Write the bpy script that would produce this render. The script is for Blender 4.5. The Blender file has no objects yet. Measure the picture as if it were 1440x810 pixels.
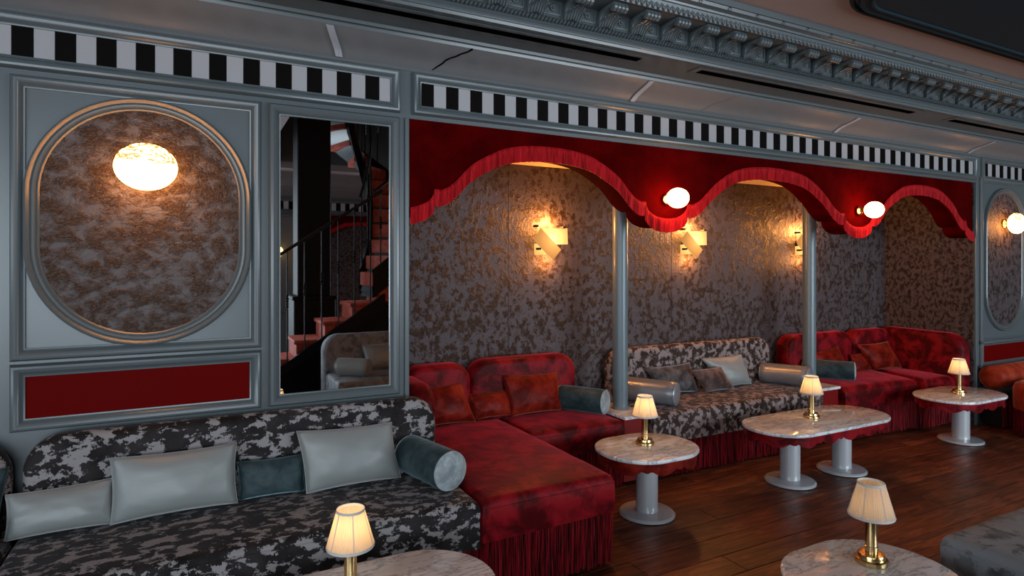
import bpy, bmesh, math, random
from mathutils import Vector, Matrix, noise
from math import sin, cos, pi, radians as R
random.seed(7)
sc = bpy.context.scene
COL = sc.collection

# ---------------------------------------------------------------- camera
cam = bpy.data.objects.new('camera', bpy.data.cameras.new('camera'))
COL.objects.link(cam)
cam.location = (0, 0, 1.65)
cam.rotation_euler = (R(90), 0, -math.atan(860/1660*1.0)*1.0)
cam.data.sensor_width = 36
cam.data.lens = 21.5
cam.data.shift_y = -34/1440
cam.data.clip_start = 0.02
sc.camera = cam
# ---------------------------------------------------------------- world, exposure, daylight
wd = bpy.data.worlds.new('world'); sc.world = wd; wd.use_nodes = True
wd.node_tree.nodes['Background'].inputs[0].default_value = (.55, .72, 1, 1)
wd.node_tree.nodes['Background'].inputs[1].default_value = .5
sc.view_settings.view_transform = 'Standard'
sc.view_settings.look = 'None'
sc.view_settings.gamma = 1
sc.view_settings.exposure = -0.06
sc.view_settings.use_curve_mapping = False
def area(name, loc, rot, sx, sy, power, color):
    l = bpy.data.lights.new(name, 'AREA'); l.shape = 'RECTANGLE'; l.size = sx; l.size_y = sy
    l.energy = power; l.color = color
    o = bpy.data.objects.new(name, l); o.location = loc; o.rotation_euler = rot; COL.objects.link(o)
    return o
# daylight outside the windows of the front and left walls
area('daylight_front_left', (-1.55, -4.35, 1.6), (R(90), 0, 0), 3.9, 2.5, 225, (.80, .91, 1))
area('daylight_front_right', (6.2, -4.35, 1.6), (R(90), 0, 0), 5.0, 2.5, 450, (.80, .91, 1))
area('daylight_left', (-4.55, -1.0, 1.6), (R(90), 0, R(-90)), 4.4, 2.5, 150, (.80, .91, 1))

W = 3.385
# ---------------------------------------------------------------- helpers
ORG = {}
def obj(name, bm, mat, parent=None, smooth=None, kind=None, label=None):
    me = bpy.data.meshes.new(name)
    if parent is not None:
        o3 = ORG[parent.name]
        bmesh.ops.translate(bm, verts=bm.verts, vec=-o3)
    bm.to_mesh(me); bm.free()
    for m in (mat if isinstance(mat, (list, tuple)) else [mat]): me.materials.append(m)
    o = bpy.data.objects.new(name, me); COL.objects.link(o)
    if parent is not None:
        o.parent = parent; ORG[o.name] = ORG[parent.name]
    else: ORG[o.name] = Vector((0, 0, 0))
    if smooth is not None:
        for p in me.polygons: p.use_smooth = True
        if smooth < 179:
            me.set_sharp_from_angle(angle=R(smooth))
    if kind: o['kind'] = kind
    if label: o['label'] = label
    return o
def thing(name, label, cat, loc, group=None):
    o = bpy.data.objects.new(name, None); COL.objects.link(o); o.location = loc
    o.empty_display_size = .1
    ORG[o.name] = Vector(loc); o['label'] = label; o['category'] = cat
    if group: o['group'] = group
    return o
def tag(o, label, cat, group=None):
    o['label'] = label; o['category'] = cat
    if group: o['group'] = group
    return o
def copy_tree(o, loc=None, label=None, parent=None):
    c = o.copy(); COL.objects.link(c)
    if parent: c.parent = parent
    if loc is not None: c.location = loc; ORG[c.name] = Vector(loc)
    else: ORG[c.name] = ORG.get(o.name, Vector())
    if label: c['label'] = label
    for ch in list(o.children): copy_tree(ch, parent=c)
    return c
def B(): return bmesh.new()
def box(bm, x0, x1, y0, y1, z0, z1, bev=0, seg=1):
    r = bmesh.ops.create_cube(bm, size=1)
    vs = r['verts']
    for v in vs:
        v.co = Vector((x0 if v.co.x < 0 else x1, y0 if v.co.y < 0 else y1, z0 if v.co.z < 0 else z1))
    if bev:
        es = list({e for v in vs for e in v.link_edges})
        bmesh.ops.bevel(bm, geom=es, offset=bev, segments=seg, profile=.5, affect='EDGES')
    return vs
def prism(bm, poly, a, b, axis='z', bev=0, seg=3, flip=False):
    """polygon extruded between a and b along the axis (z: poly is x,y; y: poly is x,z; x: poly is y,z)"""
    def P(p, t):
        return {'z': (p[0], p[1], t), 'y': (p[0], t, p[1]), 'x': (t, p[0], p[1])}[axis]
    va = [bm.verts.new(P(p, a)) for p in poly]; vb = [bm.verts.new(P(p, b)) for p in poly]
    fs = [bm.faces.new(va), bm.faces.new(vb)]
    n = len(poly)
    for i in range(n): fs.append(bm.faces.new((va[i], va[(i+1) % n], vb[(i+1) % n], vb[i])))
    bmesh.ops.recalc_face_normals(bm, faces=fs)
    if bev:
        es = [e for f in fs[:2] for e in f.edges]
        bmesh.ops.bevel(bm, geom=list(set(es)), offset=bev, segments=seg, profile=.5, affect='EDGES')
def rpoly(pts, rad, seg=6):
    """round the corners of a polygon; rad is a number or a list"""
    out = []; n = len(pts)
    for i, p in enumerate(pts):
        r = rad[i] if isinstance(rad, (list, tuple)) else rad
        p = Vector(p); a = Vector(pts[i-1]); b = Vector(pts[(i+1) % n])
        if r <= 0: out.append(tuple(p)); continue
        da = (a-p).normalized(); db = (b-p).normalized()
        ang = da.angle(db); t = r/math.tan(ang/2)
        s = p+da*t; e = p+db*t
        c = p+(da+db).normalized()*(r/sin(ang/2))
        a0 = math.atan2((s-c).y, (s-c).x); a1 = math.atan2((e-c).y, (e-c).x)
        d = (a1-a0+pi) % (2*pi)-pi
        for k in range(seg+1):
            t = a0+d*k/seg; out.append((c.x+r*cos(t), c.y+r*sin(t)))
    return out
def stadium(cx, cy, a, b, seg=12, r=None):
    r = b if r is None else r
    return rpoly([(cx-a, cy-b), (cx+a, cy-b), (cx+a, cy+b), (cx-a, cy+b)], r*.999, seg)
def lathe(bm, prof, c=(0, 0, 0), seg=32, mat=None, cap=True, wave=None):
    rings = []
    for (r, z) in prof:
        ring = []
        for k in range(seg):
            t = 2*pi*k/seg; rr = r if wave is None else wave(r, z, t)
            v = Vector((rr*cos(t), rr*sin(t), z))
            if mat is not None: v = mat @ v
            ring.append(bm.verts.new(v+Vector(c)))
        rings.append(ring)
    for i in range(len(rings)-1):
        for k in range(seg):
            bm.faces.new((rings[i][k], rings[i][(k+1) % seg], rings[i+1][(k+1) % seg], rings[i+1][k]))
    if cap:
        bm.faces.new(rings[0][::-1]); bm.faces.new(rings[-1])
def tube(bm, pts, rad, seg=8, closed=False):
    pts = [Vector(p) for p in pts]; rings = []; n = len(pts)
    up = None
    for i, p in enumerate(pts):
        if closed: d = pts[(i+1) % n]-pts[i-1]
        else: d = pts[min(i+1, n-1)]-pts[max(i-1, 0)]
        d.normalize()
        if up is None: up = Vector((0, 0, 1)) if abs(d.z) < .9 else Vector((1, 0, 0))
        s = d.cross(up)
        if s.length < 1e-4: s = d.cross(Vector((0, 1, 0)))
        s.normalize(); q = s.cross(d).normalized(); up = q
        r = rad[i] if isinstance(rad, (list, tuple)) else rad
        rings.append([bm.verts.new(p+(s*cos(2*pi*k/seg)+q*sin(2*pi*k/seg))*r) for k in range(seg)])
    m = n if closed else n-1
    for i in range(m):
        for k in range(seg):
            bm.faces.new((rings[i][k], rings[i][(k+1) % seg], rings[(i+1) % n][(k+1) % seg], rings[(i+1) % n][k]))
    if not closed:
        bm.faces.new(rings[0][::-1]); bm.faces.new(rings[-1])
def ellipsoid(bm, c, rx, ry, rz, su=24, sv=16):
    m = Matrix.Translation(c) @ Matrix.Diagonal((rx, ry, rz, 1))
    bmesh.ops.create_uvsphere(bm, u_segments=su, v_segments=sv, radius=1, matrix=m)
def moulding(bm, pts, prof, n0=W, closed=True):
    """profile (outward offset, depth out of the wall) swept round a path of (u, z) on the wall plane y = n0"""
    N = len(pts); cx = sum(p[0] for p in pts)/N; cz = sum(p[1] for p in pts)/N
    P = [Vector(p) for p in pts]; rows = []
    for i in range(N):
        a = (P[i]-P[i-1]).normalized(); b = (P[(i+1) % N]-P[i]).normalized()
        na = Vector((a.y, -a.x)); nb = Vector((b.y, -b.x))
        m = (na+nb).normalized(); m = m/max(.3, m.dot(na))
        if m.dot(P[i]-Vector((cx, cz))) < 0: m = -m
        rows.append([bm.verts.new((P[i].x+m.x*o, n0-d, P[i].y+m.y*o)) for o, d in prof])
    for i in range(N):
        A, Bn = rows[i], rows[(i+1) % N]
        for k in range(len(prof)-1): bm.faces.new((A[k], A[k+1], Bn[k+1], Bn[k]))
    bmesh.ops.recalc_face_normals(bm, faces=bm.faces)
def rect(u0, u1, z0, z1): return [(u0, z0), (u1, z0), (u1, z1), (u0, z1)]
def extr(bm, prof, u0, u1, steps=1):
    rows = [[bm.verts.new((u0+(u1-u0)*i/steps, n, z)) for n, z in prof] for i in range(steps+1)]
    for i in range(steps):
        for k in range(len(prof)-1): bm.faces.new((rows[i][k], rows[i+1][k], rows[i+1][k+1], rows[i][k+1]))

# ---------------------------------------------------------------- materials
def newmat(name):
    m = bpy.data.materials.new(name); m.use_nodes = True
    nt = m.node_tree; return m, nt, nt.nodes['Principled BSDF']
def node(nt, t, **kw):
    n = nt.nodes.new(t)
    for k, v in kw.items():
        if k in n.inputs.keys(): n.inputs[k].default_value = v
        else: setattr(n, k, v)
    return n
def coords(nt, scale=(1, 1, 1), rot=(0, 0, 0), world=True):
    if world:
        g = node(nt, 'ShaderNodeNewGeometry'); out = g.outputs['Position']
    else:
        g = node(nt, 'ShaderNodeTexCoord'); out = g.outputs['Object']
    mp = node(nt, 'ShaderNodeMapping'); mp.inputs['Scale'].default_value = scale; mp.inputs['Rotation'].default_value = rot
    nt.links.new(out, mp.inputs['Vector']); return mp.outputs['Vector']
def ntex(nt, vec, scale, detail=3, rough=.55, dist=0):
    n = node(nt, 'ShaderNodeTexNoise', Scale=scale, Detail=detail, Roughness=rough, Distortion=dist)
    nt.links.new(vec, n.inputs['Vector']); return n.outputs['Fac']
def ramp(nt, fac, stops, interp='LINEAR'):
    r = node(nt, 'ShaderNodeValToRGB'); e = r.color_ramp.elements; r.color_ramp.interpolation = interp
    while len(e) < len(stops): e.new(.5)
    for i, (p, c) in enumerate(stops):
        e[i].position = p; e[i].color = (c, c, c, 1) if isinstance(c, (int, float)) else (*c, 1)
    nt.links.new(fac, r.inputs['Fac']); return r.outputs['Color']
def mix(nt, fac, a, b, blend='MIX'):
    m = node(nt, 'ShaderNodeMix', data_type='RGBA', blend_type=blend)
    for s, v in ((0, fac), (6, a), (7, b)):
        if hasattr(v, 'is_output'): nt.links.new(v, m.inputs[s])
        else: m.inputs[s].default_value = v if not isinstance(v, tuple) else (*v, 1)
    return m.outputs[2]
def math_(nt, op, a, b=0):
    m = node(nt, 'ShaderNodeMath', operation=op)
    for i, v in enumerate((a, b)):
        if hasattr(v, 'is_output'): nt.links.new(v, m.inputs[i])
        else: m.inputs[i].default_value = v
    return m.outputs[0]
def bump(nt, bs, h, strength, dist=.01):
    b = node(nt, 'ShaderNodeBump', Strength=strength, Distance=dist)
    nt.links.new(h, b.inputs['Height']); nt.links.new(b.outputs[0], bs.inputs['Normal'])
def simple(name, col, rough=.5, metal=0, spec=.5, coat=0, bumpy=None):
    m, nt, bs = newmat(name)
    bs.inputs['Base Color'].default_value = (*col, 1); bs.inputs['Roughness'].default_value = rough
    bs.inputs['Metallic'].default_value = metal; bs.inputs['Specular IOR Level'].default_value = spec
    bs.inputs['Coat Weight'].default_value = coat; bs.inputs['Coat Roughness'].default_value = .08
    if bumpy: bump(nt, bs, ntex(nt, coords(nt), bumpy[0], 3), bumpy[1], bumpy[2])
    return m
PAINT = simple('grey_blue_satin_paint', (.088, .108, .114), .30, spec=.6, bumpy=(60, .04, .002))
PAINT2 = simple('grey_blue_cove_film', (.17, .175, .18), .34, bumpy=(4, .35, .02))
PLASTER = simple('ceiling_plaster', (.30, .25, .24), .75, bumpy=(90, .5, .004))
DARKP = simple('dark_lacquer_ceiling', (.010, .027, .038), .7, spec=.12)
BLACKT = simple('black_tile', (.005, .004, .004), .5, spec=.03)
WHITET = simple('white_tile', (.36, .345, .355), .4, spec=.3)
REDP = simple('red_lacquer', (.11, .001, .0008), .55, spec=.03)
REDBOX = simple('red_lacquer_box', (.17, .004, .004), .45, spec=.2)
BRASS = simple('brass', (.66, .47, .22), .2, 1)
IRON = simple('black_iron', (.01, .01, .011), .55, spec=.25)
BLACKW = simple('black_painted_wood', (.006, .006, .007), .6, spec=.15)
MIRROR = simple('mirror_silver', (.82, .84, .85), .01, 1)
ENAMEL = simple('grey_white_enamel', (.43, .44, .46), .12, coat=.7)
COLPAINT = simple('column_paint', (.12, .165, .185), .3)
CREAM = simple('cream_plaster', (.55, .42, .26), .6)
DARKGAP = simple('slot_black', (.001, .001, .001), .9, spec=0)
TAPE = simple('clear_tape', (.70, .74, .80), .25, coat=.5)
LEATHER = simple('silver_leather', (.25, .265, .29), .3, metal=.35, bumpy=(25, .12, .01))
FILMSTRIP = simple('shade_tape', (.52, .50, .48), .7)
def velvet(name, dark, light, patch=5, sheen=.7, rough=.5, tint=None, lo=.40, hi=.68, stretch=(1, 1, 1), spec=.10):
    m, nt, bs = newmat(name)
    v = coords(nt, stretch)
    n1 = ntex(nt, v, patch, 4, .62, .35)
    c = mix(nt, ramp(nt, n1, [(lo, 0), (hi, 1)]), dark, light)
    nt.links.new(c, bs.inputs['Base Color'])
    bs.inputs['Roughness'].default_value = rough; bs.inputs['Specular IOR Level'].default_value = spec
    bs.inputs['Sheen Weight'].default_value = sheen; bs.inputs['Sheen Roughness'].default_value = .35
    bs.inputs['Sheen Tint'].default_value = (*(tint or light), 1)
    bump(nt, bs, n1, .35, .02)
    return m
RED = velvet('red_velvet', (.055, .0005, .0016), (.22, .0045, .009), 6.5, .5, .5, (1, .10, .14), .42, .60)
REDV = velvet('red_velvet_valance', (.042, .0002, .0004), (.075, .0006, .0008), 4, .0, .9, (1, .1, .1), spec=.01)
RUST = velvet('rust_velvet', (.085, .003, .0015), (.25, .017, .008), 8, .3, .45, (1, .3, .18))
TEAL = velvet('teal_velvet', (.018, .034, .038), (.055, .082, .090), 8, .35, .45, (.5, .75, .85))
TEAL_LIT = velvet('teal_velvet_lit_end', (.20, .23, .24), (.42, .47, .48), 14, .8, .4, (.7, .85, .95))  # light on the teal bolster ends, painted in as a paler velvet
GREYV = velvet('grey_fur_velvet', (.035, .032, .032), (.13, .125, .13), 12, .7, .5, (.8, .8, .9))
BROWNV = velvet('brown_grey_velvet', (.05, .032, .028), (.16, .11, .10), 12, .7, .5, (.9, .8, .8))
ORANGE = velvet('orange_red_velvet', (.22, .02, .008), (.36, .05, .02), 8, .6, .45, (1, .45, .3))
FRINGE = velvet('red_fringe', (.035, .0006, .0016), (.24, .006, .012), 60, .1, .5, (1, .2, .2), .40, .62, (1, 1, .06))
FRINGE2 = velvet('bright_red_fringe', (.24, .002, .005), (.50, .008, .014), 60, .15, .6, (1, .2, .2), .40, .62, (1, 1, .05))
def satin():
    m, nt, bs = newmat('silver_satin')
    v = coords(nt, (1, 1, 1))
    bs.inputs['Base Color'].default_value = (.245, .265, .258, 1); bs.inputs['Roughness'].default_value = .46
    bs.inputs['Metallic'].default_value = .12; bs.inputs['Sheen Weight'].default_value = .25
    bump(nt, bs, ntex(nt, coords(nt, (1, 1, 1.6)), 7, 3, .5, .8), .16, .02)
    return m
SATIN = satin()
def jacquard(name, dark, light, scale, thr, stretch, metal=.0, w=.035):
    m, nt, bs = newmat(name)
    v = coords(nt, stretch)
    big = ntex(nt, v, scale, 3, .6, .25)
    v2 = coords(nt, (1, 1, .55))
    fine = ntex(nt, v2, 190, 2, .7)
    s = math_(nt, 'ADD', big, math_(nt, 'MULTIPLY', math_(nt, 'SUBTRACT', fine, .5), .24))
    mask = ramp(nt, s, [(thr-w*.5, 0), (thr+w*.5, 1)])
    cloud = ntex(nt, coords(nt), 7, 3)
    dk = mix(nt, ramp(nt, cloud, [(.35, 0), (.65, 1)]), dark, tuple(min(1, c*2.6+.006) for c in dark))
    c = mix(nt, mask, dk, light)
    nt.links.new(c, bs.inputs['Base Color'])
    bs.inputs['Roughness'].default_value = .6; bs.inputs['Sheen Weight'].default_value = .10
    bs.inputs['Sheen Roughness'].default_value = .4; bs.inputs['Sheen Tint'].default_value = (.8, .8, .85, 1)
    bs.inputs['Specular IOR Level'].default_value = .12
    h = math_(nt, 'ADD', math_(nt, 'MULTIPLY', mask, -.5), math_(nt, 'MULTIPLY', fine, .5))
    bump(nt, bs, h, .5, .006)
    return m
JAC = jacquard('grey_black_jacquard', (.0075, .006, .006), (.25, .235, .235), 19, .535, (.8, 1.25, 1.25), w=.03)
JAC2 = jacquard('silver_brown_flecked_velvet', (.016, .009, .007), (.27, .21, .20), 20, .515, (.85, 1.2, .85), w=.07)
JAC3 = jacquard('pale_grey_copper_velvet', (.06, .07, .075), (.23, .255, .275), 10, .44, (1, 1, 1), w=.10)
JAC4 = jacquard('grey_mottled_velvet', (.09, .093, .097), (.25, .26, .27), 13, .5, (1, 1, 1), w=.1)
def wallpaper(name, grey, bronze, scale, thr, w, stretch, emb):
    m, nt, bs = newmat(name)
    v = coords(nt, stretch)
    big = ntex(nt, v, scale, 3.5, .6, .3)
    fine = ntex(nt, coords(nt), 75, 3, .6, 1.5)
    s = math_(nt, 'ADD', big, math_(nt, 'MULTIPLY', math_(nt, 'SUBTRACT', fine, .5), .10))
    mask = ramp(nt, s, [(thr-w, 0), (thr+w, 1)])
    c = mix(nt, mask, grey, bronze)
    nt.links.new(c, bs.inputs['Base Color'])
    nt.links.new(ramp(nt, mask, [(0, .62), (1, .42)]), bs.inputs['Roughness'])
    nt.links.new(ramp(nt, mask, [(0, .05), (1, .45)]), bs.inputs['Metallic'])
    crk = ntex(nt, coords(nt), 26, 3, .5, 1.2)
    h = math_(nt, 'ADD', math_(nt, 'MULTIPLY', fine, math_(nt, 'ADD', mask, .15)), math_(nt, 'MULTIPLY', crk, .8))
    bump(nt, bs, h, emb, .012)
    return m
WP = wallpaper('mottled_bronze_wallpaper', (.066, .050, .054), (.030, .0145, .008), 25, .53, .06, (1, 1, .8), .55)
WPO = wallpaper('mottled_bronze_relief_wallpaper', (.095, .082, .082), (.070, .044, .032), 15, .49, .10, (1, 1, 1.3), .9)
def marble(name):
    m, nt, bs = newmat(name)
    v = coords(nt, (.7, 2.4, 1), (0, 0, .25))
    n1 = ntex(nt, v, 6, 8, .68, .35)
    vein = math_(nt, 'ABSOLUTE', math_(nt, 'SUBTRACT', n1, .5))
    a = ramp(nt, vein, [(0, (.30, .31, .33)), (.016, (.62, .64, .67)), (.05, (.78, .80, .83))])
    n2 = ramp(nt, ntex(nt, v, 3, 4), [(.40, .80), (.60, 1)])
    nt.links.new(mix(nt, 1.0, a, n2, 'MULTIPLY'), bs.inputs['Base Color'])
    bs.inputs['Roughness'].default_value = .1; bs.inputs['Coat Weight'].default_value = .3
    return m
MARBLE = marble('white_grey_marble')
def wood():
    m, nt, bs = newmat('dark_walnut_plank')
    tc = node(nt, 'ShaderNodeNewGeometry'); oi = node(nt, 'ShaderNodeObjectInfo')
    off = node(nt, 'ShaderNodeVectorMath', operation='MULTIPLY_ADD')
    cmb = node(nt, 'ShaderNodeCombineXYZ')
    nt.links.new(math_(nt, 'MULTIPLY', oi.outputs['Random'], 37), cmb.inputs[0])
    nt.links.new(math_(nt, 'MULTIPLY', oi.outputs['Random'], 91), cmb.inputs[2])
    nt.links.new(tc.outputs['Position'], off.inputs[0]); off.inputs[1].default_value = (1.6, 16, 1)
    nt.links.new(cmb.outputs[0], off.inputs[2])
    g = ntex(nt, off.outputs[0], 1.6, 6, .62, 1.4)
    c = ramp(nt, g, [(.30, (.026, .0065, .003)), (.5, (.13, .032, .012)), (.72, (.32, .095, .036))])
    patch = ramp(nt, ntex(nt, coords(nt), 2.4, 3), [(.3, .55), (.7, 1.35)])
    tint = ramp(nt, oi.outputs['Random'], [(0, .6), (1, 1.25)])
    c = mix(nt, 1.0, mix(nt, 1.0, c, tint, 'MULTIPLY'), patch, 'MULTIPLY')
    nt.links.new(c, bs.inputs['Base Color'])
    nt.links.new(ramp(nt, g, [(.3, .46), (.7, .34)]), bs.inputs['Roughness'])
    bs.inputs['Specular IOR Level'].default_value = .45
    bump(nt, bs, g, .25, .004)
    return m
WOOD = wood()
def emit(name, col, strength, veins=None):
    m, nt, bs = newmat(name)
    bs.inputs['Base Color'].default_value = (.3, .28, .25, 1); bs.inputs['Roughness'].default_value = .15
    bs.inputs['Emission Color'].default_value = (*col, 1); bs.inputs['Emission Strength'].default_value = strength
    if veins:
        v = coords(nt, (1, 1, 2.2))
        n1 = math_(nt, 'ABSOLUTE', math_(nt, 'SUBTRACT', ntex(nt, v, 7, 3, .6, 2), .5))
        c = ramp(nt, n1, [(0, veins), (.035, veins), (.075, col)])
        sp = node(nt, 'ShaderNodeSeparateXYZ'); nt.links.new(coords(nt), sp.inputs[0])
        c = mix(nt, ramp(nt, math_(nt, 'MULTIPLY', math_(nt, 'SUBTRACT', sp.outputs[2], 2.075), 10), [(0, 0), (.4, 1)]), col, c)
        nt.links.new(c, bs.inputs['Emission Color'])
    return m
GLOBE = emit('lit_globe_glass', (1, .42, .13), 32)
GLOBE2 = emit('lit_marbled_glass', (1, .38, .095), 26, (.030, .015, .0015))
ALAB = emit('lit_alabaster', (1, .42, .10), .78, (1, .36, .07))
ALAB2 = emit('lit_alabaster_rear', (1, .50, .14), 1.25)
for _m, _a in ((ALAB, .55), (ALAB2, 1.0)):      # translucent slabs: brighter close to the bulb behind them
    _nt = _m.node_tree; _b = _nt.nodes['Principled BSDF']; _b.inputs['Base Color'].default_value = (.03, .02, .012, 1)
    _b.inputs['Roughness'].default_value = .6; _b.inputs['Specular IOR Level'].default_value = .05
    _c = node(_nt, 'ShaderNodeTexCoord'); _d = node(_nt, 'ShaderNodeVectorMath', operation='DISTANCE')
    _nt.links.new(_c.outputs['Object'], _d.inputs[0]); _d.inputs[1].default_value = (.03, -.07, .03)
    _q = math_(_nt, 'MULTIPLY', math_(_nt, 'POWER', 2.718, math_(_nt, 'MULTIPLY', _d.outputs['Value'], -13)), 4.6*_a)
    _nt.links.new(math_(_nt, 'ADD', _q, .7*_a), _b.inputs['Emission Strength'])
BULB = emit('bulb', (1, .62, .28), 6)
def shade():
    m, nt, bs = newmat('pleated_lampshade_fabric')
    nt.nodes.remove(bs); out = nt.nodes['Material Output']
    d = node(nt, 'ShaderNodeBsdfDiffuse'); t = node(nt, 'ShaderNodeBsdfTranslucent')
    d.inputs[0].default_value = (.75, .68, .58, 1); t.inputs[0].default_value = (.85, .66, .40, 1)
    s = node(nt, 'ShaderNodeMixShader'); s.inputs[0].default_value = .55
    nt.links.new(d.outputs[0], s.inputs[1]); nt.links.new(t.outputs[0], s.inputs[2]); nt.links.new(s.outputs[0], out.inputs[0])
    return m
SHADE = shade()

# ================================================================ the room
def struct(name, bm, mat, parent=None, smooth=None):
    return obj(name, bm, mat, parent, smooth, kind='structure')
UL, UR, NF, CZ = -4.2, 10.5, -4.0, 3.14
A0, A1, NB, AC = 1.09, 7.09, 4.31, 2.44        # alcove: left, right, back, ceiling
bm = B(); box(bm, UL-.1, UR+.1, NF-.1, NB+.1, -.12, -.02); floor = struct('floor', bm, WOOD)
# planks
PW, PL = .185, 1.9
mesh0 = None
for r in range(26):
    n0 = .12+r*PW
    if n0 > NB-.05: break
    u = -2.6+((r*.73) % 1.0)*PL
    while u < 9.6:
        if mesh0 is None:
            bm = B(); box(bm, 0, PL-.003, 0, PW-.003, -.02, 0, .0025, 1)
            o = struct('plank', bm, WOOD, floor); mesh0 = o.data; o.location = (u, n0, 0)
        else:
            far = (n0 > 3.75) or (u < .6)
            o = bpy.data.objects.new('plank', mesh0); COL.objects.link(o); o.parent = floor; o.location = (u, n0, 0); o['kind'] = 'structure'
        u += PL
# main wall
bm = B(); box(bm, UL, A0, W, W+.12, 0, CZ+.1); box(bm, A1, UR, W, W+.12, 0, CZ+.1); box(bm, A0, A1, W, W+.12, 2.483, CZ+.1)
wall = struct('wall_back', bm, PAINT)
bm = B(); box(bm, A0-.1, A1+.1, NB, NB+.1, 0, AC+.05)
wab = struct('wall_alcove_back', bm, simple('panel_gap', (.02, .015, .012), .7))
es = [A0, 2.195, 3.87, 5.55, A1]
for a, b in zip(es[:-1], es[1:]):
    bm = B(); box(bm, a+.0012, b-.0012, NB-.012, NB, 0, AC, .001); obj('wallpaper_panel', bm, WP, wab)
bm = B(); box(bm, A1, A1+.1, W+.12, NB+.1, 0, AC+.05); box(bm, A1-.01, A1, W+.004, NB-.012, 0, AC)
struct('wall_alcove_right', bm, WP)
bm = B(); box(bm, A0-.1, A0, W+.12, NB+.1, 0, AC+.05); struct('wall_alcove_left', bm, WP)
bm = B(); box(bm, A0-.1, A1+.1, W+.12, NB+.1, AC, AC+.05); struct('ceiling_alcove', bm, CREAM)
# ceiling
bm = B(); box(bm, UL, .85, NF, W, CZ, CZ+.1); box(bm, 3.1, UR, NF, W, CZ, CZ+.1); box(bm, .85, 3.1, .5, W, CZ, CZ+.1); box(bm, .85, 3.1, NF, -3.3, CZ, CZ+.1)
ceil = struct('ceiling', bm, PLASTER)
bm = B(); box(bm, .75, .85, -3.3, .5, CZ+.1, 5.4); box(bm, 3.1, 3.2, -3.3, .5, CZ+.1, 5.4); box(bm, .75, 3.2, .5, .6, CZ+.1, 5.4); box(bm, .75, 3.2, -3.4, -3.3, CZ+.1, 5.4); box(bm, .75, 3.2, -3.4, .6, 5.4, 5.5)
struct('wall_stairwell', bm, PAINT)
bm = B()
dp = rpoly([(3.15, -3.2), (10.3, -3.2), (10.3, 2.19), (3.15, 2.19)], .35, 8)
prism(bm, dp, CZ-.035, CZ, 'z', .006, 1); obj('dark_ceiling_panel', bm, DARKP, ceil)
bm = B()
for off, zz, rr in ((0, CZ-.02, .022), (.05, CZ-.012, .014), (-.05, CZ-.035, .012)):
    q = rpoly([(3.15-off, -3.2-off), (10.3+off*.5, -3.2-off), (10.3+off*.5, 2.19+off), (3.15-off, 2.19+off)], .35+off, 8)
    tube(bm, [(x, y, zz) for x, y in q], rr, 6, True)
obj('ceiling_panel_moulding', bm, DARKP, ceil, 60)
# other walls
bm = B()
def wall_with_windows(bm, horiz, c0, c1, a, b, wins, z0, z1):
    """wall slab along an axis with rectangular openings"""
    xs = [a]
    for w0, w1 in wins: xs += [w0, w1]
    xs.append(b)
    def bb(p, q, zz0, zz1):
        if horiz: box(bm, p, q, c0, c1, zz0, zz1)
        else: box(bm, c0, c1, p, q, zz0, zz1)
    for i in range(0, len(xs), 2): bb(xs[i], xs[i+1], 0, CZ+.1)
    for w0, w1 in wins: bb(w0, w1, 0, z0); bb(w0, w1, z1, CZ+.1)
wall_with_windows(bm, True, NF-.15, NF, UL, UR, [(-3.5, .4), (3.7, 8.7)], .3, 2.9); wf = struct('wall_front', bm, PAINT)
bm = B(); wall_with_windows(bm, False, UL-.15, UL, NF, W, [(-3.2, 1.2)], .3, 2.9); struct('wall_left', bm, PAINT)
bm = B(); box(bm, UR, UR+.1, NF, W, 0, CZ+.1); struct('wall_right', bm, PAINT)
def window(name, horiz, a, b, c):
    bm = B()
    def bb(p, q, z0, z1):
        if horiz: box(bm, p, q, c-.10, c-.05, z0, z1, .006)
        else: box(bm, c-.10, c-.05, p, q, z0, z1, .006)
    bb(a, b, .30, .37); bb(a, b, 2.83, 2.90); n = round((b-a)/1.25)
    for i in range(n+1):
        p = a+(b-a-.06)*i/n; bb(p, p+.06, .35, 2.85)
    struct(name, bm, PAINT)
window('window_1', True, -3.5, .4, NF); window('window_2', True, 3.7, 8.7, NF); window('window_3', False, -3.2, 1.2, UL)

# ---- frames, ovals, red panels of the back wall
PROF = [(0, 0), (0, .012), (.006, .014), (.009, .010), (.012, .012), (.018, .021), (.027, .030), (.037, .034), (.046, .030), (.052, .019), (.056, .006), (.056, 0)]
PROFM = [(0, 0), (0, .014), (.006, .016), (.010, .012), (.016, .020), (.024, .031), (.036, .037), (.048, .034), (.056, .022), (.060, .008), (.060, 0)]
OPROF = [(0, 0), (0, .010), (.006, .016), (.012, .012), (.018, .022), (.026, .024), (.032, .018), (.038, .026), (.048, .034), (.056, .028), (.060, .012), (.062, 0)]
def frame(name, u0, u1, z0, z1, prof=PROF, parent=wall, n0=W):
    bm = B(); moulding(bm, rect(u0, u1, z0, z1), prof, n0); return obj(name, bm, PAINT, parent, 35)
def oval_path(cu, cz, a, b, seg=16):
    return rpoly([(cu-a, cz-b), (cu+a, cz-b), (cu+a, cz+b), (cu-a, cz+b)], a*.9999, seg)
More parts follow.
